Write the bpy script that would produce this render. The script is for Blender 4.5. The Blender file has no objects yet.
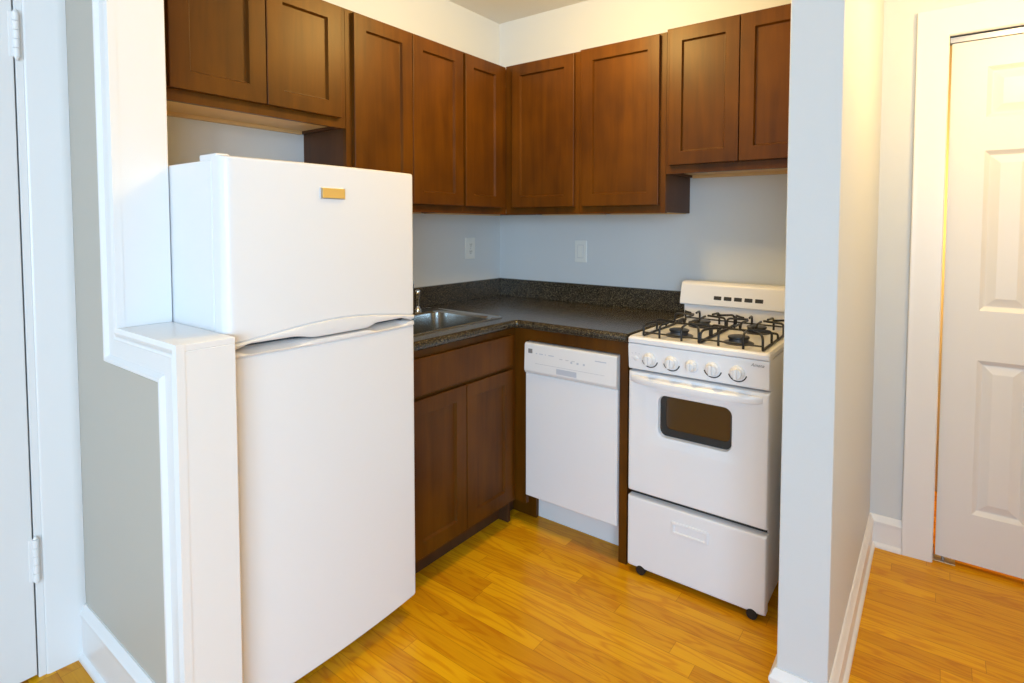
import bpy, bmesh, math, random
from mathutils import Vector, Matrix
random.seed(4)
SC = bpy.context.scene
COL = SC.collection

# ------------------------------------------------------------------ camera
def make_camera():
    yaw, pitch, roll = 0.6074, 0.0435, 0.0033
    cy, sy, cp, sp = math.cos(yaw), math.sin(yaw), math.cos(pitch), math.sin(pitch)
    fwd = Vector((-sy*cp, cy*cp, -sp)); right = Vector((cy, sy, 0)); up = right.cross(fwd)
    r = right*math.cos(roll) + up*math.sin(roll)
    u = up*math.cos(roll) - right*math.sin(roll)
    cam = bpy.data.cameras.new('camera')
    cam.sensor_fit = 'HORIZONTAL'; cam.sensor_width = 36
    cam.lens = 552.09/1024*36
    cam.shift_x = (512-553.81)/1024
    cam.shift_y = (249.49-341.5)/1024
    cam.clip_start = .02
    ob = bpy.data.objects.new('camera', cam)
    m = Matrix(((r.x, u.x, -fwd.x, 2.133), (r.y, u.y, -fwd.y, -2.5063), (r.z, u.z, -fwd.z, 1.3271), (0, 0, 0, 1)))
    ob.matrix_world = m
    COL.objects.link(ob); SC.camera = ob
make_camera()

# ------------------------------------------------------------------ world, lights, exposure
w = bpy.data.worlds.new('world'); SC.world = w; w.use_nodes = True
w.node_tree.nodes['Background'].inputs[0].default_value = (.52, .76, 1.0, 1)
w.node_tree.nodes['Background'].inputs[1].default_value = .86

def area(name, loc, target, sx, sy, power, color):
    l = bpy.data.lights.new(name, 'AREA'); l.shape = 'RECTANGLE'; l.size = sx; l.size_y = sy
    l.energy = power; l.color = color
    o = bpy.data.objects.new(name, l); o.location = loc
    o.rotation_euler = (Vector(target)-Vector(loc)).to_track_quat('-Z', 'Y').to_euler()
    COL.objects.link(o); return o
def lamp(name, loc, power, color, radius):
    l = bpy.data.lights.new(name, 'POINT'); l.energy = power; l.color = color; l.shadow_soft_size = radius
    o = bpy.data.objects.new(name, l); o.location = loc; COL.objects.link(o); return o
area('window_daylight', (3.7, -5.5, 1.5), (1.4, -.6, 1.1), 2.2, 1.8, 122, (.49, .74, 1.0))
area('side_window_daylight', (5.4, -4.8, 1.5), (.4, -1.1, 1.15), 1.8, 1.6, 105, (.50, .75, 1.0))
lamp('kitchen_ceiling_light', (1.0, -.88, 2.27), 30, (1.0, .66, .20), .09)
lamp('hall_ceiling_light', (2.48, -.55, 2.06), 22, (1.0, .69, .28), .12)
lamp('closet_light', (2.45, .5, 1.45), 26, (1.0, .58, .14), .05)

SC.view_settings.view_transform = 'Standard'
SC.view_settings.look = 'None'
SC.view_settings.exposure = 0.10
SC.view_settings.gamma = 1.0
SC.view_settings.use_curve_mapping = False
try:
    SC.cycles.use_denoising = True
    SC.cycles.max_bounces = 10; SC.cycles.diffuse_bounces = 6
    SC.cycles.sample_clamp_indirect = 8
except Exception:
    pass

# ------------------------------------------------------------------ materials
def mat(name, base, rough=.5, metal=0, coat=0, spec=.5):
    m = bpy.data.materials.new(name); m.use_nodes = True
    b = m.node_tree.nodes['Principled BSDF']
    b.inputs['Base Color'].default_value = (*base, 1); b.inputs['Roughness'].default_value = rough
    b.inputs['Metallic'].default_value = metal; b.inputs['Coat Weight'].default_value = coat
    b.inputs['Coat Roughness'].default_value = .15
    b.inputs['Specular IOR Level'].default_value = spec
    return m
class NT:
    def __init__(s, m): s.m = m; s.t = m.node_tree; s.b = s.t.nodes['Principled BSDF']
    def n(s, typ, **k):
        x = s.t.nodes.new(typ)
        for a, v in k.items(): setattr(x, a, v)
        return x
    def l(s, a, b): s.t.links.new(a, b)
    def math(s, op, a, b=None, c=None):
        x = s.n('ShaderNodeMath', operation=op)
        for i, v in enumerate((a, b, c)):
            if v is None: continue
            if isinstance(v, (int, float)): x.inputs[i].default_value = v
            else: s.l(v, x.inputs[i])
        return x.outputs[0]
    def ramp(s, fac, stops):
        r = s.n('ShaderNodeValToRGB'); e = r.color_ramp.elements
        e[0].position, e[0].color = stops[0][0], (*stops[0][1], 1)
        e[1].position, e[1].color = stops[-1][0], (*stops[-1][1], 1)
        for p, c in stops[1:-1]:
            q = e.new(p); q.color = (*c, 1)
        s.l(fac, r.inputs[0]); return r.outputs[0]
    def noise(s, vec, scale, detail=3, rough=.5, dist=0):
        x = s.n('ShaderNodeTexNoise'); x.inputs['Scale'].default_value = scale
        x.inputs['Detail'].default_value = detail; x.inputs['Roughness'].default_value = rough
        x.inputs['Distortion'].default_value = dist
        if vec is not None: s.l(vec, x.inputs['Vector'])
        return x.outputs['Fac']
    def pos(s): return s.n('ShaderNodeNewGeometry').outputs['Position']
    def scaled(s, v, sc):
        x = s.n('ShaderNodeVectorMath', operation='MULTIPLY'); s.l(v, x.inputs[0]); x.inputs[1].default_value = sc
        return x.outputs[0]
    def bump(s, h, strength, dist=.002):
        x = s.n('ShaderNodeBump'); x.inputs['Strength'].default_value = strength; x.inputs['Distance'].default_value = dist
        s.l(h, x.inputs['Height']); s.l(x.outputs[0], s.b.inputs['Normal'])

def paint(name, base, rough, amt=.15):
    m = mat(name, base, rough); t = NT(m)
    t.bump(t.noise(t.pos(), 180, 2), amt, .001); return m
WALL = paint('wall_paint', (.49, .455, .395), .55)
KWALL = paint('kitchen_wall_paint', (.64, .66, .67), .55)
CEIL = paint('ceiling_paint', (.78, .76, .72), .7)
TRIM = paint('trim_paint', (.80, .79, .785), .3, .06)
DOORP = paint('door_paint', (.77, .76, .755), .35, .06)
ENAMEL = mat('white_enamel', (.80, .79, .80), .34, coat=.1)
FRIDGEW = paint('fridge_white', (.80, .80, .81), .3, .05)
WPLAST = mat('white_plastic', (.78, .77, .77), .35)
GASKET = mat('gasket', (.62, .66, .72), .5)
OUTLETM = mat('outlet_plastic', (.78, .78, .74), .35)
SLOTD = mat('dark_slot', (.02, .018, .016), .6)
BLACK = mat('black_iron', (.012, .012, .013), .38)
BURN = mat('burner_alloy', (.10, .10, .11), .4, .6)
CAPM = mat('burner_cap', (.015, .015, .017), .35)
GLASSD = mat('dark_oven_glass', (.045, .022, .008), .06, coat=.6)
GREYM = mat('grey_print', (.22, .22, .23), .5)
PALEM = mat('pale_print', (.55, .55, .57), .5)
LATCHM = mat('latch_grey', (.50, .53, .60), .3)
CHROME = mat('chrome', (.75, .75, .75), .08, 1)
STEEL = mat('stainless', (.60, .60, .58), .2, 1)
GOLD = mat('gold_badge', (.86, .56, .16), .35, .4)
NICKEL = mat('silver_metal', (.5, .5, .52), .35, .9)
RUBBER = mat('black_rubber', (.01, .01, .01), .5)
SHADOWGAP = mat('dark_gap', (.06, .065, .07), .6)
RAWW = mat('raw_maple', (.64, .43, .20), .5)

def wood(name, dark, light, rough=.40):
    m = mat(name, light, rough, coat=0, spec=.24); t = NT(m); p = t.pos()
    a = t.noise(t.scaled(p, (26, 26, 2.2)), 1.0, 5, .6, .6)
    b = t.noise(t.scaled(p, (5, 5, 3.5)), 1.0, 2, .5)
    f = t.math('ADD', t.math('MULTIPLY', a, .45), t.math('MULTIPLY', b, .55))
    t.l(t.ramp(f, [(.32, dark), (.68, light)]), t.b.inputs['Base Color'])
    t.bump(a, .03, .001)
    return m
WOOD = wood('stained_maple', (.054, .0165, .0010), (.124, .0405, .0013))
WOODS = wood('stained_side_panel', (.056, .022, .009), (.085, .034, .013), .45)

def granite():
    m = mat('speckled_laminate', (.05, .04, .03), .22, coat=.2); t = NT(m); p = t.pos()
    v = t.n('ShaderNodeTexVoronoi'); v.inputs['Scale'].default_value = 420; t.l(p, v.inputs['Vector'])
    sep = t.n('ShaderNodeSeparateColor'); t.l(v.outputs['Color'], sep.inputs[0])
    n = t.noise(p, 160, 3, .6)
    f = t.math('ADD', t.math('MULTIPLY', sep.outputs[0], .6), t.math('MULTIPLY', n, .5))
    c = t.ramp(f, [(.30, (.008, .007, .006)), (.55, (.030, .025, .018)), (.76, (.085, .068, .042)), (.95, (.25, .21, .13))])
    t.l(c, t.b.inputs['Base Color']); return m
GRAN = granite()

def oak():
    m = mat('oak_strip_floor', (.6, .3, .05), .30, coat=.03, spec=.18); t = NT(m)
    sx = t.n('ShaderNodeSeparateXYZ'); t.l(t.pos(), sx.inputs[0])
    X, Y = sx.outputs[0], sx.outputs[1]
    v = t.math('DIVIDE', Y, .0585); row = t.math('FLOOR', v)
    wr = t.n('ShaderNodeTexWhiteNoise', noise_dimensions='1D'); t.l(row, wr.inputs['W'])
    u = t.math('ADD', t.math('DIVIDE', X, .80), t.math('MULTIPLY', wr.outputs['Value'], 9.0))
    col = t.math('FLOOR', u)
    cb = t.n('ShaderNodeCombineXYZ'); t.l(row, cb.inputs[0]); t.l(col, cb.inputs[1])
    wp = t.n('ShaderNodeTexWhiteNoise', noise_dimensions='2D'); t.l(cb.outputs[0], wp.inputs['Vector'])
    pid = wp.outputs['Value']
    def vec(kx, ky, kz):
        c = t.n('ShaderNodeCombineXYZ')
        t.l(t.math('MULTIPLY', X, kx), c.inputs[0]); t.l(t.math('MULTIPLY', Y, ky), c.inputs[1])
        t.l(t.math('MULTIPLY', pid, kz), c.inputs[2]); return c.outputs[0]
    fine = t.noise(vec(5, 150, 40), 1.0, 4, .6)
    broad = t.noise(vec(2.2, 17, 60), 1.0, 2, .5, .4)
    ring = t.math('SINE', t.math('MULTIPLY', broad, 46))
    ring = t.math('MULTIPLY', t.math('ADD', ring, 1.0), .5)
    ring = t.math('POWER', ring, 3.0)
    f = t.math('ADD', t.math('MULTIPLY', pid, .55), t.math('MULTIPLY', fine, .45))
    base = t.ramp(f, [(.12, (.55, .220, .004)), (.5, (.72, .345, .005)), (.88, (.82, .42, .007))])
    mix = t.n('ShaderNodeMix', data_type='RGBA', blend_type='MULTIPLY')
    t.l(t.math('MULTIPLY', ring, .50), mix.inputs['Factor']); t.l(base, mix.inputs['A'])
    mix.inputs['B'].default_value = (.74, .47, .22, 1)
    fv = t.math('FRACT', v); ev = t.math('MINIMUM', fv, t.math('SUBTRACT', 1.0, fv))
    fu = t.math('FRACT', u); eu = t.math('MINIMUM', fu, t.math('SUBTRACT', 1.0, fu))
    seam = t.math('MAXIMUM', t.math('LESS_THAN', ev, .014), t.math('LESS_THAN', eu, .0011))
    mix2 = t.n('ShaderNodeMix', data_type='RGBA', blend_type='MULTIPLY')
    t.l(t.math('MULTIPLY', seam, .55), mix2.inputs['Factor']); t.l(mix.outputs['Result'], mix2.inputs['A'])
    mix2.inputs['B'].default_value = (.45, .30, .2, 1)
    t.l(mix2.outputs['Result'], t.b.inputs['Base Color'])
    t.bump(t.math('SUBTRACT', t.math('MULTIPLY', fine, .3), seam), .06, .001)
    return m
OAK = oak()

# ------------------------------------------------------------------ mesh helpers
def bx(bm, x0, x1, y0, y1, z0, z1, bev=0, seg=2):
    t = bmesh.new()
    vs = [t.verts.new((x, y, z)) for x in (x0, x1) for y in (y0, y1) for z in (z0, z1)]
    for f in ((0, 1, 3, 2), (4, 6, 7, 5), (0, 4, 5, 1), (2, 3, 7, 6), (0, 2, 6, 4), (1, 5, 7, 3)):
        t.faces.new([vs[i] for i in f])
    if bev: bmesh.ops.bevel(t, geom=t.edges[:], offset=bev, segments=seg, affect='EDGES', profile=.5)
    merge(bm, t)
def merge(bm, t):
    bmesh.ops.recalc_face_normals(t, faces=t.faces[:])
    me = bpy.data.meshes.new('tmp'); t.to_mesh(me); t.free(); bm.from_mesh(me); bpy.data.meshes.remove(me)
def loft(bm, rings, cap0=True, cap1=True, closed=True):
    t = bmesh.new(); R = [[t.verts.new(p) for p in r] for r in rings]
    n = len(R[0])
    for a, b in zip(R, R[1:]):
        for i in range(n if closed else n-1):
            j = (i+1) % n
            try: t.faces.new((a[i], a[j], b[j], b[i]))
            except ValueError: pass
    if cap0: t.faces.new(R[0][::-1])
    if cap1: t.faces.new(R[-1])
    bmesh.ops.remove_doubles(t, verts=t.verts[:], dist=1e-6)
    merge(bm, t)
def rrect(a0, a1, z0, z1, r, k=4):
    r = max(1e-5, min(r, (a1-a0)/2-1e-5, (z1-z0)/2-1e-5)); P = []
    for cx, cz, s in ((a1-r, z1-r, 0), (a0+r, z1-r, 90), (a0+r, z0+r, 180), (a1-r, z0+r, 270)):
        for i in range(k+1):
            g = math.radians(s+90*i/k); P.append((cx+r*math.cos(g), cz+r*math.sin(g)))
    return P
def MX(p): return lambda a, d, z: (p+d, a, z)      # faces +x
def MY(p): return lambda a, d, z: (a, p-d, z)      # faces -y
def MZ(p): return lambda a, d, z: (a, z, p+d)      # faces up
def steps(bm, mp, rect, spec, k=4, cap0=True, cap1=True):
    """spec: list of (inset, radius, depth)"""
    rings = []
    for ins, r, d in spec:
        rings.append([mp(a, d, z) for a, z in rrect(rect[0]+ins, rect[1]-ins, rect[2]+ins, rect[3]-ins, r, k)])
    loft(bm, rings, cap0, cap1)
def cyl(bm, c, axis, r0, r1, h, n=24, cap=True):
    ax = Vector(axis).normalized(); q = ax.to_track_quat('Z', 'Y'); c = Vector(c)
    ring = lambda r, t: [tuple(c+q @ Vector((r*math.cos(2*math.pi*i/n), r*math.sin(2*math.pi*i/n), t))) for i in range(n)]
    loft(bm, [ring(r0, 0), ring(r1, h)], cap, cap)
def lathe(bm, c, axis, prof, n=28):
    ax = Vector(axis).normalized(); q = ax.to_track_quat('Z', 'Y'); c = Vector(c)
    loft(bm, [[tuple(c+q @ Vector((r*math.cos(2*math.pi*i/n), r*math.sin(2*math.pi*i/n), t))) for i in range(n)] for r, t in prof])
def tube(bm, pts, r, n=8):
    pts = [Vector(p) for p in pts]; rings = []; prev = None
    for i, p in enumerate(pts):
        d = ((pts[min(i+1, len(pts)-1)]-p).normalized()+(p-pts[max(i-1, 0)]).normalized())
        d.normalize()
        if prev is None:
            up = Vector((0, 0, 1)) if abs(d.z) < .9 else Vector((1, 0, 0))
            s = d.cross(up).normalized()
        else:
            s = (prev-d*prev.dot(d)).normalized()
        prev = s; t = d.cross(s)
        rings.append([tuple(p+s*(r*math.cos(2*math.pi*k/n))+t*(r*math.sin(2*math.pi*k/n))) for k in range(n)])
    loft(bm, rings)
def fillet(pts, r, k=5):
    """rounds the inner corners of a 3-D polyline"""
    P = [Vector(p) for p in pts]; out = [P[0]]
    for a, b, c in zip(P, P[1:], P[2:]):
        u, v = (a-b), (c-b); rr = min(r, u.length*.49, v.length*.49)
        s, e = b+u.normalized()*rr, b+v.normalized()*rr
        for i in range(k+1):
            t = i/k; out.append(s*(1-t)**2+b*2*t*(1-t)+e*t*t)
    out.append(P[-1]); return out
def sweep(bm, path, prof, mp, closed_prof=True):
    """path in 2-D; profile (offset to the right of travel, height); mitred"""
    rings = []; N = len(path)
    for i, p in enumerate(path):
        p = Vector(p); ns = []
        if i > 0: d = (p-Vector(path[i-1])).normalized(); ns.append(Vector((d.y, -d.x)))
        if i < N-1: d = (Vector(path[i+1])-p).normalized(); ns.append(Vector((d.y, -d.x)))
        m = ns[0] if len(ns) == 1 else (ns[0]+ns[1])/(1+ns[0].dot(ns[1]))
        rings.append([mp(p.x+m.x*o, p.y+m.y*o, h) for o, h in prof])
    loft(bm, rings)
XY = lambda u, v, h: (u, v, h)

def mk(name, bm, m, parent=None, sharp=35, label=None):
    root = parent
    while root is not None and root.parent is not None: root = root.parent
    me = bpy.data.meshes.new(name)
    if root is not None:
        off = root['_o'] if '_o' in root else (0, 0, 0)
        bmesh.ops.translate(bm, verts=bm.verts[:], vec=-Vector(off))
    lim = math.radians(sharp)
    for f in bm.faces: f.smooth = True
    for e in bm.edges: e.smooth = len(e.link_faces) == 2 and e.calc_face_angle(0) < lim
    bm.to_mesh(me); bm.free()
    me.materials.append(m)
    o = bpy.data.objects.new(name, me); COL.objects.link(o)
    wn = o.modifiers.new('weighted_normals', 'WEIGHTED_NORMAL'); wn.keep_sharp = True; wn.weight = 80
    if parent is not None: o.parent = parent
    if label: o['label'] = label
    return o
ROOTS = []
def thing(name, label, cat, loc, group=None):
    o = bpy.data.objects.new(name, None); COL.objects.link(o); o.location = loc
    o.empty_display_size = .05
    o['label'] = label; o['category'] = cat; o['_o'] = tuple(loc)
    if group: o['group'] = group
    ROOTS.append(o); return o
def struct(name, bm, m, label=None, cat=None, parent=None):
    o = mk(name, bm, m, parent)
    if parent is None:
        o['kind'] = 'structure'
        if label: o['label'] = label
        if cat: o['category'] = cat
    return o
B = bmesh.new

# ------------------------------------------------------------------ the room shell
ZC = 2.5
b = B(); bx(b, -1.2, 4.6, -6.2, 1.0, -.05, 0); struct('floor', b, OAK, 'honey coloured oak strip floor', 'floor')
b = B(); bx(b, -1.2, 4.6, -6.2, 1.0, ZC, ZC+.06); struct('ceiling', b, CEIL, 'plain white ceiling above the cabinets', 'ceiling')

WY, WYC, WYB = -1.990, -1.972, -1.8632      # stepped partition: casing face, wall face, kitchen face
b = B()
bx(b, -.12, 0, -2.083, .12, 0, ZC); bx(b, -.12, 0, -2.90, -2.083, 2.045, ZC); bx(b, -.12, 0, -6.2, -2.90, 0, ZC)
struct('wall_left', b, KWALL, 'pale grey wall behind the refrigerator and sink', 'wall')
b = B(); bx(b, 0, 1.806, 0, .12, 0, ZC); struct('wall_back', b, KWALL, 'pale grey wall behind the gas range', 'wall')
b = B(); bx(b, 1.806, 1.931, -.969, .12, 0, ZC, .002, 1)
struct('wall_right', b, KWALL, 'short wall standing at the right of the gas range', 'wall')
b = B(); bx(b, 1.931, 2.150, .11, .22, 0, ZC); bx(b, 2.150, 2.93, .11, .22, 2.052, ZC); bx(b, 2.93, 4.6, .11, .22, 0, ZC)
struct('wall_hall', b, KWALL, 'pale grey hall wall around the white closet door', 'wall')
b = B(); bx(b, 3.10, 3.20, -2.5, .11, 0, ZC); struct('wall_unseen', b, WALL, 'unseen hall wall right of the closet door, added to block daylight', 'wall')  # out of view, added to keep side daylight off the hall
b = B(); bx(b, 1.931, 3.1, .82, .9, 0, ZC); bx(b, 1.931, 2.0, .22, .82, 0, ZC); bx(b, 3.05, 3.1, .22, .82, 0, ZC)
struct('wall_closet', b, WALL, 'warmly lit closet wall glimpsed through the door gap', 'wall')
# stepped partition: grey field, white lining boards on its end faces and ledge
XU, XL, ZL = .405, .757, 1.058
b = B(); bx(b, 0, XU-.016, WYC, WYB, 0, ZC); bx(b, XU-.016, XL-.016, WYC, WYB, 0, ZL-.016)
struct('wall_front', b, WALL, 'stepped half wall beside the refrigerator, grey on its face', 'wall')
b = B()
bx(b, XU-.016, XU, WYC-.0165, WYB, ZL, ZC, .0015, 1)
bx(b, XU-.016, XL, WYC-.0165, WYB, ZL-.016, ZL, .0015, 1)
bx(b, XL-.016, XL, WYC-.0165, WYB, 0, ZL-.016, .0015, 1)
struct('trim_1', b, TRIM, 'white boards lining the stepped end of the half wall', 'trim')
prof = [(-.0012, 0), (-.0012, .018), (.010, .021), (.016, .018), (.021, .014), (.026, .013), (.031, .015), (.036, .0125),
        (.078, .0115), (.082, .015), (.088, .020), (.096, .020), (.102, .013), (.104, 0)]
b = B(); sweep(b, [(XU, ZC), (XU, ZL), (XL, ZL), (XL, 0)], prof, lambda u, v, h: (u, WYC-h, v))
struct('trim_2', b, TRIM, 'white moulded casing stepping along the edge of the half wall', 'trim')

BASEP = [(0, 0), (.024, 0), (.024, .008), (.021, .015), (.014, .020), (.014, .092), (.017, .099), (.017, .108), (.011, .116), (.008, .126), (.004, .131), (0, .131)]
tall = [(o, z if z < .05 else z+.034) for o, z in BASEP]
b = B(); sweep(b, [(.02, WYC), (XL-.104, WYC)], tall, XY)
struct('baseboard_front', b, TRIM, 'white moulded baseboard under the grey half wall', 'baseboard')
b = B(); sweep(b, [(1.806, -.70), (1.806, -.969), (1.931, -.969), (1.931, .11), (2.046, .11)], BASEP, XY)
struct('baseboard_right', b, TRIM, 'white baseboard wrapping the short wall to the closet door', 'baseboard')

# entry door at the far left, with casing and painted hinges
b = B(); steps(b, MX(-.035), (-2.885, -2.0865, .012, 2.035), [(0, .001, 0), (0, .001, .044), (.002, .002, .046)])
d1 = struct('door_1', b, DOORP, 'plain white door with painted hinges at the far left', 'door')
for zc in (1.852, .355):
    b = B()
    for i in range(5):
        z0 = zc-.062+i*.0248
        cyl(b, (.018, -2.0815, z0), (0, 0, 1), .0075, .0075, .0238, 14)
    cyl(b, (.018, -2.0815, zc+.062), (0, 0, 1), .006, .003, .008, 14); cyl(b, (.018, -2.0815, zc-.062), (0, 0, -1), .006, .003, .008, 14)
    bx(b, .0095, .0125, -2.096, -2.083, zc-.062, zc+.062, .001, 1)
    mk('hinge', b, TRIM, d1)
b = B()
bx(b, -.10, .010, -2.083, -2.066, 0, 2.052, .001, 1); bx(b, -.10, .010, -2.90, -2.083, 2.040, 2.052, .001, 1)
cprof = [(0, 0), (0, .012), (.006, .016), (.070, .021), (.082, .021), (.089, .018), (.0935, .017), (.0935, 0)]
sweep(b, [(-2.9, 2.046), (-2.066, 2.046), (-2.066, 0)][::-1], cprof, lambda u, v, h: (h, u, v))
struct('trim_3', b, TRIM, 'white casing around the door at the far left', 'trim')

# closet door: casing, jamb, track, two folding leaves
b = B()
bx(b, 2.135, 2.150, .112, .222, 0, 2.052, .001, 1); bx(b, 2.150, 2.93, .112, .222, 2.052, 2.066, .001, 1)
cp2 = [(0, 0), (0, .010), (.004, .015), (.030, .017), (.085, .020), (.098, .022), (.104, .020), (.106, 0)]
sweep(b, [(2.151, 0), (2.151, 2.052), (2.93, 2.052), (2.93, 0)][::-1], cp2, lambda u, v, h: (u, .11-h, v))
struct('trim_4', b, TRIM, 'wide white casing around the closet door', 'trim')
def panel_leaf(x0, x1, z0, z1, yf, th):
    b = B(); st = .110; rows = [(.217, .819), (1.009, 1.613), (1.735, 1.925)]
    xa, xb = x0+st, x1-st
    bx(b, x0, xa, yf, yf+th, z0, z1); bx(b, xb, x1, yf, yf+th, z0, z1)
    zs = [z0]+[v for r in rows for v in r]+[z1]
    for i in range(0, len(zs), 2): bx(b, xa, xb, yf, yf+th, zs[i], zs[i+1])
    for lo, hi in rows:
        steps(b, MY(yf), (xa, xb, lo, hi), [(0, .0005, 0), (.004, .0005, -.002), (.014, .0005, -.011), (.020, .0005, -.012), (.046, .0005, -.003), (.050, .0005, -.002)], 1, False, True)
        steps(b, MY(yf+th), (xa, xb, lo, hi), [(0, .0005, 0)], 1, False, True)
    return b
d2 = struct('door_2', panel_leaf(2.1592, 2.536, .022, 2.026, .128, .033), DOORP, 'white panelled folding closet door with a warm gap beside it', 'door')
struct('folding_leaf', panel_leaf(2.540, 2.915, .022, 2.026, .128, .033), DOORP, parent=d2)
b = B()
bx(b, 2.152, 2.93, .128, .160, 2.034, 2.051); bx(b, 2.152, 2.93, .126, .131, 2.029, 2.051, .001, 1); bx(b, 2.152, 2.93, .157, .162, 2.029, 2.051, .001, 1)
mk('top_track', b, NICKEL, d2)
b = B()
bx(b, 2.151, 2.225, .118, .164, .001, .004, .001, 1); bx(b, 2.151, 2.154, .122, .160, .001, .05, .001, 1); cyl(b, (2.185, .144, .003), (0, 0, 1), .006, .006, .02, 12)
mk('pivot_bracket', b, NICKEL, d2)

# ------------------------------------------------------------------ cabinets
def shaker(bm, mp, rect, t=.020, stile=.056, plane0=.0005):
    steps(bm, mp, rect, [(0, .0008, plane0), (0, .0008, t-.002), (.002, .0015, t), (stile-.002, .001, t), (stile+.003, .001, t-.011), (stile+.005, .001, t-.0115)], 2)
def slab(bm, mp, rect, t=.020):
    steps(bm, mp, rect, [(0, .0008, .0005), (0, .0008, t-.002), (.002, .0015, t)], 2)

def frame_boxes(b, mp, a0, a1, z0, z1, stl, sr, tr, br, th=.019, mids=()):
    def fb(p, q, r, s):
        p0 = mp(p, -th, r); p1 = mp(q, 0, s)
        bx(b, min(p0[0], p1[0]), max(p0[0], p1[0]), min(p0[1], p1[1]), max(p0[1], p1[1]), r, s)
    fb(a0, a0+stl, z0, z1); fb(a1-sr, a1, z0, z1); fb(a0+stl, a1-sr, z1-tr, z1); fb(a0+stl, a1-sr, z0, z0+br)
    for m0, m1 in mids: fb(m0, m1, z0+br, z1-tr)

UF = .286            # face plane of wall cabinets
ZT = 2.137
def upper(label, side, a0, a1, z0, doors, fa0=None, fa1=None, ZT=ZT):
    fa0 = a0 if fa0 is None else fa0; fa1 = a1 if fa1 is None else fa1
    mp = MX(UF) if side == 'x' else MY(-UF)
    loc = (.14, (a0+a1)/2, z0) if side == 'x' else ((a0+a1)/2, -.14, z0)
    t = thing('wall_cabinet', label, 'cabinet', loc, 'brown wall cabinets')
    def cb(b, p, q, d0, d1, r, s):
        p0 = mp(p, d0, r); p1 = mp(q, d1, s)
        bx(b, min(p0[0], p1[0]), max(p0[0], p1[0]), min(p0[1], p1[1]), max(p0[1], p1[1]), r, s)
    D0 = -UF+.001
    b = B()
    cb(b, a0+.0005, a0+.016, D0, -.019, z0+.004, ZT); cb(b, a1-.016, a1-.0005, D0, -.019, z0+.004, ZT)
    cb(b, a0+.016, a1-.016, D0, -.019, ZT-.016, ZT); cb(b, a0+.016, a1-.016, D0, D0+.006, z0+.035, ZT-.016)
    mk('carcass', b, WOODS, t)
    b = B(); cb(b, a0+.016, a1-.016, D0+.018, -.019, z0+.014, z0+.028); cb(b, a0+.016, a1-.016, D0, D0+.018, z0+.001, z0+.035)
    mk('bottom_panel', b, RAWW, t, label='pale unfinished underside')
    b = B(); frame_boxes(b, mp, fa0+.0004, fa1-.0004, z0, ZT, .034, .034, .03, .036)
    mk('face_frame', b, WOOD, t)
    for p, q in doors:
        b = B(); shaker(b, mp, (p, q, z0+.035, ZT-.009)); mk('door', b, WOOD, t)
    return t
upper('short two-door brown cabinet hanging over the refrigerator', 'x', -1.843, -1.229, 1.689, [(-1.817, -1.5365), (-1.5325, -1.256)])
upper('tall two-door brown cabinet between the refrigerator and the corner', 'x', -1.228, -.606, 1.382, [(-1.201, -.9185), (-.9155, -.617)])
upper('narrow single-door brown cabinet left of the wall corner', 'x', -.605, -.002, 1.382, [(-.600, -.334)], fa1=-.287)
upper('single-door brown cabinet just right of the wall corner', 'y', .307, .7375, 1.382, [(.338, .713)], fa0=.287, ZT=2.141)
upper('single-door brown cabinet whose lower side shows beside the range', 'y', .738, 1.171, 1.382, [(.762, 1.144)], ZT=2.146)
upper('short two-door brown cabinet hanging over the gas range', 'y', 1.1715, 1.798, 1.548, [(1.190, 1.4795), (1.4835, 1.774)], ZT=2.156)

# sink base cabinet
BF = .610
t = thing('sink_base_cabinet', 'dark brown base cabinet under the sink with two doors', 'cabinet', (.3, -.93, 0))
mp = MX(BF)
b = B(); bx(b, .002, BF-.019, -1.236, -1.220, 0, .876); bx(b, .002, BF-.019, -.640, -.625, 0, .876); bx(b, .002, .010, -1.220, -.640, .1, .876); bx(b, .010, BF-.019, -1.220, -.640, .10, .116)
mk('carcass', b, WOODS, t)
b = B(); frame_boxes(b, mp, -1.236, -.611, .10, .876, .035, .045, .03, .035); bx(b, BF-.019, BF, -1.20, -.656, .690, .725)
mk('face_frame', b, WOOD, t)
b = B(); slab(b, mp, (-1.224, -.650, .716, .850)); mk('false_drawer_front', b, WOOD, t)
for p, q in ((-1.224, -.9405), (-.9365, -.650)):
    b = B(); shaker(b, mp, (p, q, .120, .700)); mk('door', b, WOOD, t)
b = B(); bx(b, .52, .536, -1.220, -.5205, 0, .10); mk('toe_kick', b, WOODS, t)
# panels framing the dishwasher
t = thing('dishwasher_surround', 'dark brown panels framing the white dishwasher under the counter', 'cabinet panel', (.9, -.6, 0))
b = B(); bx(b, .6105, .672, -.612, -.594, .10, .876); bx(b, .537, .671, -.535, -.520, 0, .10); mk('filler_strip', b, WOOD, t)
b = B(); bx(b, .672, 1.132, -.612, -.594, .828, .876); mk('top_rail', b, WOOD, t)
b = B(); bx(b, 1.132, 1.166, -.612, -.002, 0, .876); mk('end_panel', b, WOOD, t)

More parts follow.
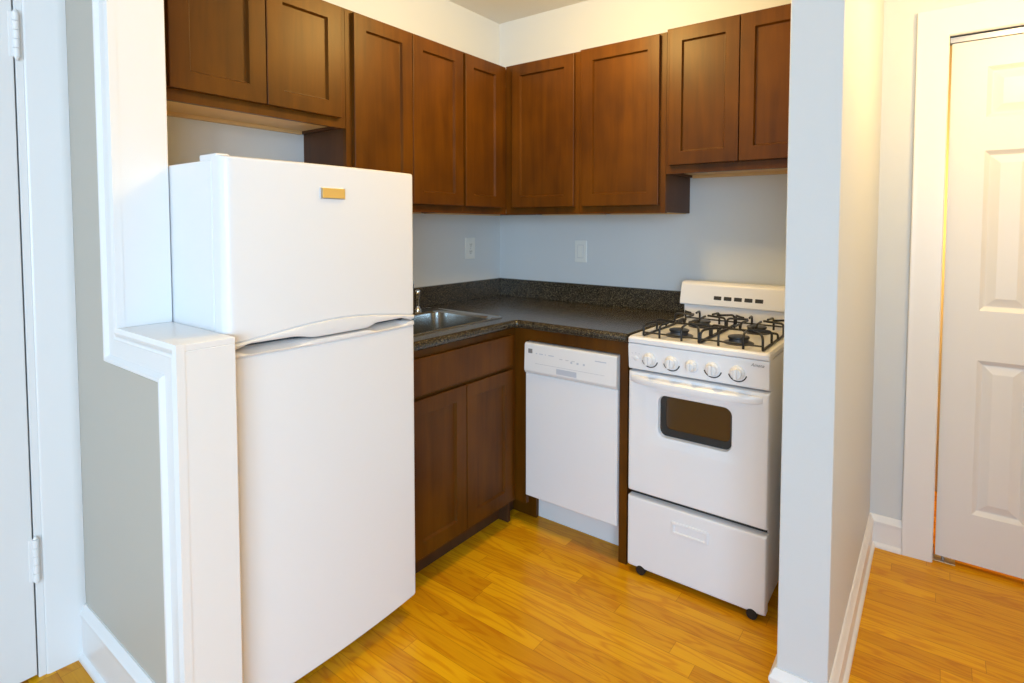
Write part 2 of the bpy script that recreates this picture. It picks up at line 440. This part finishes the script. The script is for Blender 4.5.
# ------------------------------------------------------------------ countertop, sink, faucet
H = .914
SX0, SX1, SY0, SY1 = .075, .535, -1.165, -.625
t = thing('countertop', 'dark speckled corner countertop with a low backsplash', 'countertop', (.3, -.3, .877))
b = B()
zb = H-.036
FX = .618
bx(b, .001, SX0, -1.236, -.001, zb, H); bx(b, SX1, FX, -1.236, -FX, zb, H)
bx(b, SX0, SX1, -1.236, SY0, zb, H); bx(b, SX0, SX1, SY1, -.001, zb, H)
bx(b, SX1, FX, -FX, -.001, zb, H); bx(b, FX, 1.169, -FX, -.001, zb, H)
nose = [(0, -.036)]+[(.018*math.sin(math.radians(a)), -.018-.018*math.cos(math.radians(a))) for a in range(15, 181, 15)]
nose = [(o, H+z) for o, z in nose]
arc = [(FX+.03-.03*math.cos(math.radians(a)), -FX-.03+.03*math.sin(math.radians(a))) for a in range(0, 91, 15)]
sweep(b, [(FX, -1.236)]+arc+[(1.169, -FX)], nose, XY)
# little fillet of counter in the rounded inner corner
tri = [(FX, -FX, zb)]+[(p[0], p[1], zb) for p in arc]
loft(b, [tri, [(x, y, H) for x, y, z in tri]])
mk('slab', b, GRAN, t)
b = B(); bx(b, .001, .020, -1.236, -.001, H, H+.102, .003, 2); bx(b, .020, 1.169, -.020, -.001, H, H+.102, .003, 2)
mk('backsplash', b, GRAN, t)

t = thing('kitchen_sink', 'stainless steel drop-in sink beside the refrigerator', 'sink', (.3, -.895, H))
b = B()
mpz = MZ(H)
rect = (SX0-.014, SX1+.014, SY0-.014, SY1+.014)
def zr(x0, x1, y0, y1, r, z, k=6): return [(a, c, z) for a, c in rrect(x0, x1, y0, y1, r, k)]
loft(b, [zr(rect[0], rect[1], rect[2], rect[3], .03, H+.0005), zr(rect[0], rect[1], rect[2], rect[3], .03, H+.004),
         zr(rect[0]+.006, rect[1]-.006, rect[2]+.006, rect[3]-.006, .026, H+.006), zr(rect[0]+.012, rect[1]-.012, rect[2]+.012, rect[3]-.012, .02, H+.003),
         zr(.150, SX1-.012, SY0+.015, SY1-.015, .05, H+.002), zr(.158, SX1-.020, SY0+.023, SY1-.023, .05, H-.006),
         zr(.165, SX1-.027, SY0+.03, SY1-.03, .05, H-.14), zr(.20, SX1-.06, SY0+.065, SY1-.065, .04, H-.165)], False, True)
mk('basin', b, STEEL, t)
b = B(); lathe(b, (.335, -.895, H-.1648), (0, 0, 1), [(.0, .0), (.045, .0), (.045, .002), (.036, .003), (.03, -.002), (0, -.002)][1:5]); mk('drain', b, CHROME, t)
t = thing('faucet', 'chrome faucet behind the sink, mostly hidden by the refrigerator', 'faucet', (.105, -.93, H+.003))
b = B(); bx(b, .078, .132, -1.03, -.83, H+.003, H+.018, .006, 3); mk('base', b, CHROME, t)
b = B(); tube(b, fillet([(.105, -.93, H+.015), (.105, -.93, H+.17), (.30, -.93, H+.19), (.30, -.93, H+.13)], .06, 8), .011, 12); mk('spout', b, CHROME, t)
for y in (-1.005, -.855):
    b = B(); lathe(b, (.105, y, H+.016), (0, 0, 1), [(.018, 0), (.016, .03), (.02, .035), (.02, .05), (.012, .058)]); bx(b, .10, .16, y-.006, y+.006, H+.056, H+.064, .002, 2); mk('handle', b, CHROME, t)
t = thing('side_sprayer', 'slim chrome sprayer standing at the sink edge by the refrigerator', 'sprayer', (.10, -.722, H+.003))
b = B(); lathe(b, (.10, -.722, H+.003), (0, 0, 1), [(.020, 0), (.019, .006), (.013, .012), (.011, .022)]); mk('base', b, CHROME, t)
b = B(); lathe(b, (.10, -.722, H+.025), (.03, 0, 1), [(.009, 0), (.009, .03), (.012, .05), (.014, .068), (.012, .076), (.006, .079)]); mk('spray_head', b, CHROME, t)

# ------------------------------------------------------------------ outlets
def outlet(label, mp, a, z, decora):
    loc = mp(a, 0, z-.06)
    t = thing('wall_outlet', label, 'outlet', loc, None)
    b = B(); steps(b, mp, (a-.037, a+.037, z-.0585, z+.0585), [(0, .004, .0003), (0, .004, .003), (.004, .004, .006)]); mk('cover_plate', b, OUTLETM, t)
    if decora:
        b = B(); steps(b, mp, (a-.0165, a+.0165, z-.033, z+.033), [(0, .002, .006), (0, .002, .0075), (.001, .002, .0085)]); p = mk('rocker', b, OUTLETM, t)
        b = B(); steps(b, mp, (a-.019, a+.019, z-.0355, z+.0355), [(0, .003, .006), (0, .003, .0063)]); mk('rocker_gap', b, PALEM, t)
    else:
        for s in (-1, 1):
            c = z+s*.0195
            b = B(); steps(b, mp, (a-.017, a+.017, c-.0145, c+.0145), [(0, .012, .006), (0, .012, .0075), (.001, .012, .008)]); p = mk('receptacle', b, OUTLETM, t)
            for dx in (-.0065, .0065):
                b = B(); steps(b, mp, (a+dx-.0012, a+dx+.0012, c-.002, c+.007), [(0, .0005, .008), (0, .0005, .0084)]); mk('slot', b, SLOTD, p)
            b = B(); steps(b, mp, (a-.0025, a+.0025, c-.010, c-.005), [(0, .002, .008), (0, .002, .0084)]); mk('slot', b, SLOTD, p)
        b = B(); p0 = Vector(mp(a, .006, z)); cyl(b, p0, Vector(mp(a, 1, z))-Vector(mp(a, 0, z)), .003, .0025, .001, 10); mk('screw', b, NICKEL, t)
outlet('white duplex outlet on the wall above the sink', MX(0), -.255, 1.199, False)
outlet('white rocker plate on the wall above the dishwasher', MY(0), .568, 1.189, True)

# ------------------------------------------------------------------ dishwasher
t = thing('dishwasher', 'narrow white dishwasher set under the dark counter', 'dishwasher', (.9, -.35, 0))
DX0, DX1, DP = .678, 1.128, -.594
mp = MY(DP)
b = B(); bx(b, DX0+.004, DX1-.004, DP, -.03, .150, .819); mk('body', b, GREYM, t)
b = B(); steps(b, mp, (DX0, DX1, .146, .6885), [(0, .003, 0), (0, .003, .028), (.004, .005, .032)]); mk('door', b, ENAMEL, t)
b = B()
prf = [(.690, .0), (.690, .031), (.693, .034), (.704, .040), (.812, .037), (.820, .033), (.823, .026), (.823, 0)]
loft(b, [[mp(x, d, z) for z, d in prf] for x in (DX0, DX1)])
cpan = mk('control_panel', b, WPLAST, t, 25)
def onp(a0, a1, z0, z1, m, nm, par, r=.001):
    b = B(); f = lambda a, dd, z: mp(a, .040-(z-.704)*.003/.108+dd, z)
    steps(b, f, (a0, a1, z0, z1), [(0, r, -.002), (0, r, .0007)]); return mk(nm, b, m, par)
onp(DX0+.020, DX0+.042, .779, .798, GREYM, 'badge', cpan)
for x, w_ in ((.738, .008), (.756, .020), (.786, .006), (.804, .028)): onp(x, x+w_, .7795, .783, LATCHM, 'printed_mark', cpan)
for x in (.860, .890, .920): onp(x, x+.016, .772, .775, PALEM, 'printed_mark', cpan)
for x in (.915, .945, .975): onp(x, x+.009, .763, .771, LATCHM, 'button', cpan)
onp(1.030, 1.082, .788, .792, LATCHM, 'printed_mark', cpan)
onp(.846, .945, .709, .731, LATCHM, 'latch_handle', cpan)  # flat plate; the shade of the latch recess is put into its grey
onp(.735, 1.075, .7375, .739, PALEM, 'panel_seam', cpan)
b = B(); bx(b, DX0-.006, DX1-.002, -.518, -.502, .002, .143); bx(b, DX0-.006, DX1-.002, -.545, -.518, .132, .143); mk('kick_plate', b, WPLAST, t)

# ------------------------------------------------------------------ gas range
RX0, RX1 = 1.183, 1.696
t = thing('gas_range', 'white four burner gas range beside the short wall', 'gas range', (1.44, -.35, 0))
b = B(); bx(b, RX0+.003, RX1-.003, -.603, -.075, .040, .882, .004, 2); mk('body', b, ENAMEL, t)
b = B(); bx(b, RX0+.006, RX1-.006, -.6065, -.602, .290, .322); mk('gap_shade_strip', b, SLOTD, t)  # added dark strip: shade between drawer and oven door put into its colour
b = B(); bx(b, RX0+.006, RX1-.006, -.6065, -.602, .772, .792); mk('gap_shade_strip', b, SLOTD, t)  # same for the shaded gap under the control panel, painted dark
# storage drawer and oven door
mp = MY(-.604)
b = B(); steps(b, mp, (RX0-.002, RX1, .022, .297), [(0, .006, 0), (0, .006, .024), (.004, .008, .031), (.012, .010, .034)]); dr = mk('storage_drawer', b, ENAMEL, t)
b = B(); steps(b, mp, (1.362, 1.500, .203, .250), [(0, .004, .0335), (0, .004, .037), (.002, .004, .0385), (.009, .004, .0385), (.012, .003, .0346)], 4); mk('pull', b, ENAMEL, dr)
b = B(); rect = (RX0-.002, RX1, .316, .779)
wrect = (1.301, 1.573, .548, .703)
f = lambda r: rrect(*r)
rings = []
for ins, r, d in [(0, .006, 0), (0, .006, .024), (.004, .008, .031), (.012, .010, .034)]:
    rings.append([mp(a, d, z) for a, z in rrect(rect[0]+ins, rect[1]-ins, rect[2]+ins, rect[3]-ins, r, 6)])
for ex, r, d in [(.052, .03, .034), (.040, .03, .0315), (.008, .03, .030), (0, .028, .026), (-.004, .026, .008)]:
    zlo = wrect[2]-ex*.72; zhi = wrect[3]+ex*.35
    rings.append([mp(a, d, z) for a, z in rrect(wrect[0]-ex, wrect[1]+ex, zlo, zhi, r, 6)])
loft(b, rings, True, False)
od = mk('oven_door', b, ENAMEL, t)
b = B(); steps(b, mp, (wrect[0]+.002, wrect[1]-.002, wrect[2]+.002, wrect[3]-.002), [(0, .024, .006), (0, .024, .010)], 6); ow = mk('window', b, GLASSD, od)
b = B()
rr = [(0, .026, .0102), (0, .026, .0125), (.0, .026, .0125)]
o_ = rrect(wrect[0]+.003, wrect[1]-.003, wrect[2]+.003, wrect[3]-.003, .025, 6); i_ = rrect(wrect[0]+.026, wrect[1]-.010, wrect[2]+.030, wrect[3]-.006, .02, 6)
loft(b, [[mp(a, .0102, z) for a, z in o_], [mp(a, .0118, z) for a, z in o_], [mp(a, .0118, z) for a, z in i_], [mp(a, .0102, z) for a, z in i_]], False, False)
mk('window_border', b, SLOTD, ow)
# bowed full-width handle
b = B(); rings = []; N = 28
for i in range(N+1):
    s = i/N; a = 1.194+(1.674-1.194)*s; u = 2*s-1
    bow = .030*(1-u**4)+.004; hh = .0135+.003*(1-u*u)
    if i in (0, N): hh *= .75; bow = .003
    zc = .7525-.003*(1-u*u)
    d = .034
    sec = [(d, zc+hh), (d+bow*.75, zc+hh*.95), (d+bow*.97, zc+hh*.55), (d+bow, zc-.1*hh), (d+bow*.9, zc-hh*.8), (d+bow*.62, zc-hh), (d+bow*.30, zc-hh*.72), (d, zc-hh*.6)]
    rings.append([mp(a, p, z) for p, z in sec])
loft(b, rings); mk('handle', b, ENAMEL, od)
# control panel
b = B()
prf = [(.785, 0), (.785, .024), (.788, .030), (.796, .034), (.872, .040), (.884, .038), (.888, .030), (.888, 0)]
cols = [(RX0-.002, .8), (RX0, .97), (RX0+.004, 1), (RX1-.006, 1), (RX1-.002, .97), (RX1, .8)]
loft(b, [[mp(x, d*(k if d > .02 else 1), z) for z, d in prf] for x, k in cols])
cp = mk('control_panel', b, ENAMEL, t, 30)
def cpd(z): return .034+(z-.796)*.006/.076
nrm = Vector((0, -1, -.079)).normalized()
def arc_strip(bm, a, z, r0, r1, g0, g1, n=14):
    A, Bq = [], []
    for i in range(n+1):
        g = math.radians(g0+(g1-g0)*i/n); ww = r1+(.0 if i else 0)
        A.append((a+r0*math.cos(g), z+r0*math.sin(g))); Bq.append((a+ww*math.cos(g), z+ww*math.sin(g)))
    rings = [[mp(p[0], cpd(p[1])-.001, p[1]), mp(p[0], cpd(p[1])+.0008, p[1]), mp(q[0], cpd(q[1])+.0008, q[1]), mp(q[0], cpd(q[1])-.001, q[1])] for p, q in zip(A, Bq)]
    loft(bm, rings)
for i, a in enumerate((1.271, 1.356, 1.431, 1.507, 1.592)):
    z = .834; R = .0245 if i != 2 else .021
    c = Vector(mp(a, cpd(z)-.001, z))
    b = B(); lathe(b, c, nrm, [(R, 0), (R, .006), (R-.002, .009), (R-.005, .011), (R-.007, .024), (R-.010, .026)], 32)
    k = mk('knob', b, WPLAST, t)
    b = B(); g = .0055
    p0 = c+nrm*.0255; bx(b, a-g, a+g, p0.y-.012, p0.y+.004, z-(R-.007), z+(R-.007), .003, 2); mk('grip', b, WPLAST, k)
    if i != 2:
        b = B(); arc_strip(b, a, z, R+.0045, R+.0085, 196, 344)
        for gg in range(205, 340, 22): pass
        mk('dial_mark', b, SLOTD, cp, label='dark arc printed under a knob')
    else:
        b = B(); arc_strip(b, a, z, R+.004, R+.005, 200, 340); mk('dial_mark', b, PALEM, cp)
b = B(); lathe(b, mp(1.214, cpd(.834)-.001, .830), nrm, [(.009, 0), (.009, .003), (.007, .0045), (.004, .005)], 20); mk('indicator', b, WPLAST, cp)
for dx, dz in ((-.014, .016), (0, .018), (.014, .016), (-.016, 0), (.016, 0)):
    b = B(); steps(b, mp, (1.214+dx-.003, 1.214+dx+.003, .832+dz-.001, .832+dz+.001), [(0, .0004, .034), (0, .0004, cpd(.832+dz)+.0007)]); mk('printed_mark', b, PALEM, cp)
fc = bpy.data.curves.new('logo', 'FONT'); fc.body = 'Amana'; fc.size = .0155; fc.shear = .35; fc.extrude = .0004; fc.align_x = 'CENTER'; fc.align_y = 'CENTER'
tmp = bpy.data.objects.new('logo_text', fc); COL.objects.link(tmp)
bpy.context.view_layer.update()
lm = bpy.data.meshes.new_from_object(tmp.evaluated_get(bpy.context.evaluated_depsgraph_get()))
bpy.data.objects.remove(tmp); bpy.data.curves.remove(fc)
lm.materials.clear(); lm.materials.append(GREYM)
fo = bpy.data.objects.new('logo', lm); COL.objects.link(fo); fo.parent = cp
fo.rotation_euler = (math.pi/2+.079, 0, 0)
fo.location = Vector(mp(1.657, cpd(.868)+.0006, .868))-Vector(t['_o'])
# cooktop
ZK = .912
b = B()
loft(b, [zr(RX0, RX1, -.648, -.072, .006, .889), zr(RX0-.001, RX1+.001, -.650, -.072, .010, .892), zr(RX0-.001, RX1+.001, -.650, -.072, .012, .905),
         zr(RX0+.004, RX1-.004, -.644, -.074, .012, ZK), zr(RX0+.012, RX1-.012, -.628, -.086, .012, ZK), zr(RX0+.022, RX1-.022, -.616, -.096, .014, ZK-.015)])
ck = mk('cooktop', b, ENAMEL, t)
b = B(); bx(b, RX0+.015, RX1-.015, -.12, -.072, ZK-.02, .985); mk('riser', b, ENAMEL, t)
b = B()
prf = [(-.068, .975), (-.128, .975), (-.132, .979), (-.130, 1.0), (-.114, 1.060), (-.106, 1.072), (-.092, 1.077), (-.068, 1.077)]
loft(b, [[(x, y*k+(-.068)*(1-k), .975+(z-.975)*kz) for y, z in prf] for x, k, kz in ((RX0-.005, .9, .96), (RX0-.002, .99, .99), (RX0+.003, 1, 1), (RX1-.003, 1, 1), (RX1+.002, .99, .99), (RX1+.005, .9, .96))])
bg = mk('backguard', b, ENAMEL, t, 40)
for i in range(5):
    a = 1.351+i*.0440
    b = B()
    mpb = lambda p, d, z: (p, -.1292+(z-1.0)*.2667-d, z)
    steps(b, mpb, (a-.0165, a+.0165, 1.004, 1.020), [(0, .002, -.002), (0, .002, .0012)]); mk('vent_slot', b, SLOTD, bg)
for x in (1.240, 1.652):
    for y in (-.628, -.11):
        b = B(); cyl(b, (x, y, .012), (0, 0, 1), .008, .008, .035, 12)
        if y < -.3: cyl(b, (x, y+.011, .018), (0, -1, 0), .018, .018, .022, 20); bx(b, x-.020, x+.020, y-.006, y+.030, .024, .040, .002, 1)
        else: cyl(b, (x, y, 0), (0, 0, 1), .016, .016, .012, 20)
        mk('caster', b, RUBBER, t)
BURNERS = [(1.312, -.462), (1.312, -.215), (1.542, -.462), (1.542, -.215)]
zb_ = ZK-.0154
for x, y in BURNERS:
    b = B(); lathe(b, (x, y, zb_), (0, 0, 1), [(.054, 0), (.054, .003), (.046, .006), (.036, .007), (.033, .019)]); u = mk('burner', b, BURN, t)
    b = B(); lathe(b, (x, y, zb_+.0185), (0, 0, 1), [(.037, 0), (.039, .003), (.038, .007), (.030, .0095), (.012, .0105)]); mk('burner_cap', b, CAPM, u)
def grate_bm(x):
    """one double grate: two base rails, wire fingers arching over the front and the rear burner"""
    b = B(); r = .0045; z0 = .8972+r; zt = .948; hx = .110; ya, yb = -.555, -.120
    def wire(*p, fr=.016): tube(b, fillet(p, fr), r)
    for sx in (-1, 1):
        X = x+sx*hx
        tube(b, [(X, ya, z0), (X, yb, z0)], r)
        for yc, sy, ye in ((-.462, -1, ya), (-.215, 1, yb)):
            # finger at the grate end, rising from a foot and reaching in over the burner
            wire((x+sx*.044, ye, z0-r), (x+sx*.044, ye, zt), (x+sx*.036, yc+sy*.030, zt), fr=.02)
            # corner arch from the rail end round to the side finger
            wire((X, ye, z0), (X, ye, zt-.004), (X-sx*.020, yc+sy*.045, zt), (X-sx*.052, yc+sy*.020, zt), fr=.022)
            # side finger on the burner's axis
            wire((X, yc-sy*.030, z0), (X, yc-sy*.030, zt), (x+sx*.030, yc-sy*.012, zt))
            # finger from the middle of the grate
            wire((x+sx*.030, -.338, z0+.020), (x+sx*.030, -.338+sy*.010, zt), (x+sx*.026, yc-sy*.034, zt), fr=.012)
        wire((X, -.338, z0), (X, -.338, z0+.022), (x, -.338, z0+.022), fr=.010)
    for ye in (ya, yb):
        tube(b, [(x-.110, ye, .914), (x+.110, ye, .914)], r*.7)
    return b
for x, nm in ((1.314, 'black wire grate over the two burners beside the countertop'), (1.541, 'black wire grate over the two burners beside the short wall')):
    g = mk('burner_grate', grate_bm(x), BLACK, None, 60)
    g['label'] = nm; g['category'] = 'grate'; g['group'] = 'black burner grates on the gas range'

# ------------------------------------------------------------------ refrigerator
FY0, FY1, FXF, FXB = -1.862, -1.2655, .703, .652
t = thing('refrigerator', 'white top-freezer refrigerator beside the stepped half wall', 'refrigerator', (.36, -1.565, 0))
b = B(); bx(b, .04, FXB-.010, FY0+.002, FY1-.002, .03, 1.489, .006, 2); mk('body', b, FRIDGEW, t)
b = B(); bx(b, FXB-.010, FXB, FY0+.012, FY1-.012, .07, 1.485); mk('gasket', b, GASKET, t)
SEAM = 1.012
def bulge(a):
    u = (a-FY0)/(FY1-FY0)*2-1
    return .016*(1-u*u)
def corner(a):
    e = min(a-FY0, FY1-a); R = .022 if a < (FY0+FY1)/2 else .008
    return 0 if e >= R else -(R-math.sqrt(max(0, R*R-(R-e)**2)))
AS = [FY0+v for v in (0, .001, .003, .006, .010, .015, .022)]
AS += [FY0+.022+(FY1-FY0-.044)*i/60 for i in range(1, 60)]
AS += [FY1-v for v in (.022, .015, .010, .006, .003, .001, 0)]
def front(a): return FXF+bulge(a)+corner(a)-.0
def S(a): return (a-FY0)/(FY1-FY0)
def smooth(e0, e1, v):
    q = max(0, min(1, (v-e0)/(e1-e0))); return q*q*(3-2*q)
def pocket(s):
    return smooth(.03, .10, s)*(1-smooth(.27, .40, s)) + smooth(.66, .74, s)*(1-smooth(.90, .97, s))
def arch(s): return .016+.030*math.sin(math.pi*min(1, max(0, s*.97)))**1.3
# freezer door: panel above the trim
b = B(); rings = []
for a in AS:
    s = S(a); f = front(a); z0 = SEAM+arch(s); zt = 1.496
    rings.append([(FXB, a, z0-.01), (FXB, a, zt), (f-.008, a, zt), (f-.002, a, zt-.003), (f, a, zt-.010), (f, a, z0+.004), (f-.004, a, z0), (f-.010, a, z0-.008)])
loft(b, rings); fd = mk('freezer_door', b, FRIDGEW, t, 40)
b = B(); rings = []
for a in AS:
    s = S(a); f = front(a); z1 = SEAM+arch(s)-.0005; zs = SEAM+.003+.011*pocket(s)
    rings.append([(FXB+.002, a, zs), (FXB+.002, a, z1-.004), (f-.006, a, z1-.001), (f+.001, a, z1-.001), (f+.004, a, z1-.003), (f+.005, a, (z1+zs)/2), (f+.004, a, zs+.004), (f+.001, a, zs)])
loft(b, rings); mk('handle', b, WPLAST, fd, 50)
b = B(); rings = []
for a in AS:
    s = S(a); f = front(a); z1 = SEAM-.019; z0 = .066
    rings.append([(FXB, a, z0), (FXB, a, z1), (f-.004, a, z1), (f, a, z1-.004), (f, a, z0+.008), (f-.004, a, z0+.001), (f-.010, a, z0)])
loft(b, rings); rd = mk('refrigerator_door', b, FRIDGEW, t, 40)
b = B(); rings = []
for a in AS:
    s = S(a); f = front(a); pk = pocket(s); z0 = SEAM-.0185
    top = SEAM-.002
    rings.append([(FXB+.002, a, z0), (FXB+.002, a, top), (f-.010-.024*pk, a, top+.004*pk), (f-.003-.014*pk, a, top-.001-.004*pk), (f+.002, a, top-.003-.009*pk), (f+.004, a, z0+.004), (f+.001, a, z0)])
loft(b, rings); mk('handle', b, WPLAST, rd, 50)
b = B(); bx(b, FXB-.004, FXB+.022, FY0+.03, FY1-.03, SEAM-.004, SEAM+.016); mk('seam_shade_strip', b, SHADOWGAP, t)  # added dark block: the shade inside the door seam as a colour
# gold badge on the freezer door
mpf = lambda a, d, z: (front(a)+d, a, z)
b = B(); steps(b, mpf, (-1.612, -1.535, 1.400, 1.431), [(0, .002, -.001), (0, .002, .003), (.0015, .002, .004)]); bd = mk('badge', b, NICKEL, fd)
b = B(); steps(b, mpf, (-1.606, -1.5365, 1.4025, 1.4295), [(0, .001, .0038), (0, .001, .0048)]); mk('badge_face', b, GOLD, bd)
# hinge cover on top
b = B(); bx(b, FXB-.085, FXB+.004, FY0+.008, FY0+.042, 1.487, 1.505, .004, 3); mk('hinge_cover', b, WPLAST, t)
b = B(); bx(b, FXB-.03, FXB-.012, FY0+.03, FY1-.03, .01, .062); mk('base_grille', b, GREYM, t)
for y in (FY0+.06, FY1-.06):
    for x in (.10, FXB-.06):
        b = B(); cyl(b, (x, y, 0), (0, 0, 1), .018, .018, .032, 16); mk('foot', b, RUBBER, t)

for o in ROOTS: del o['_o']
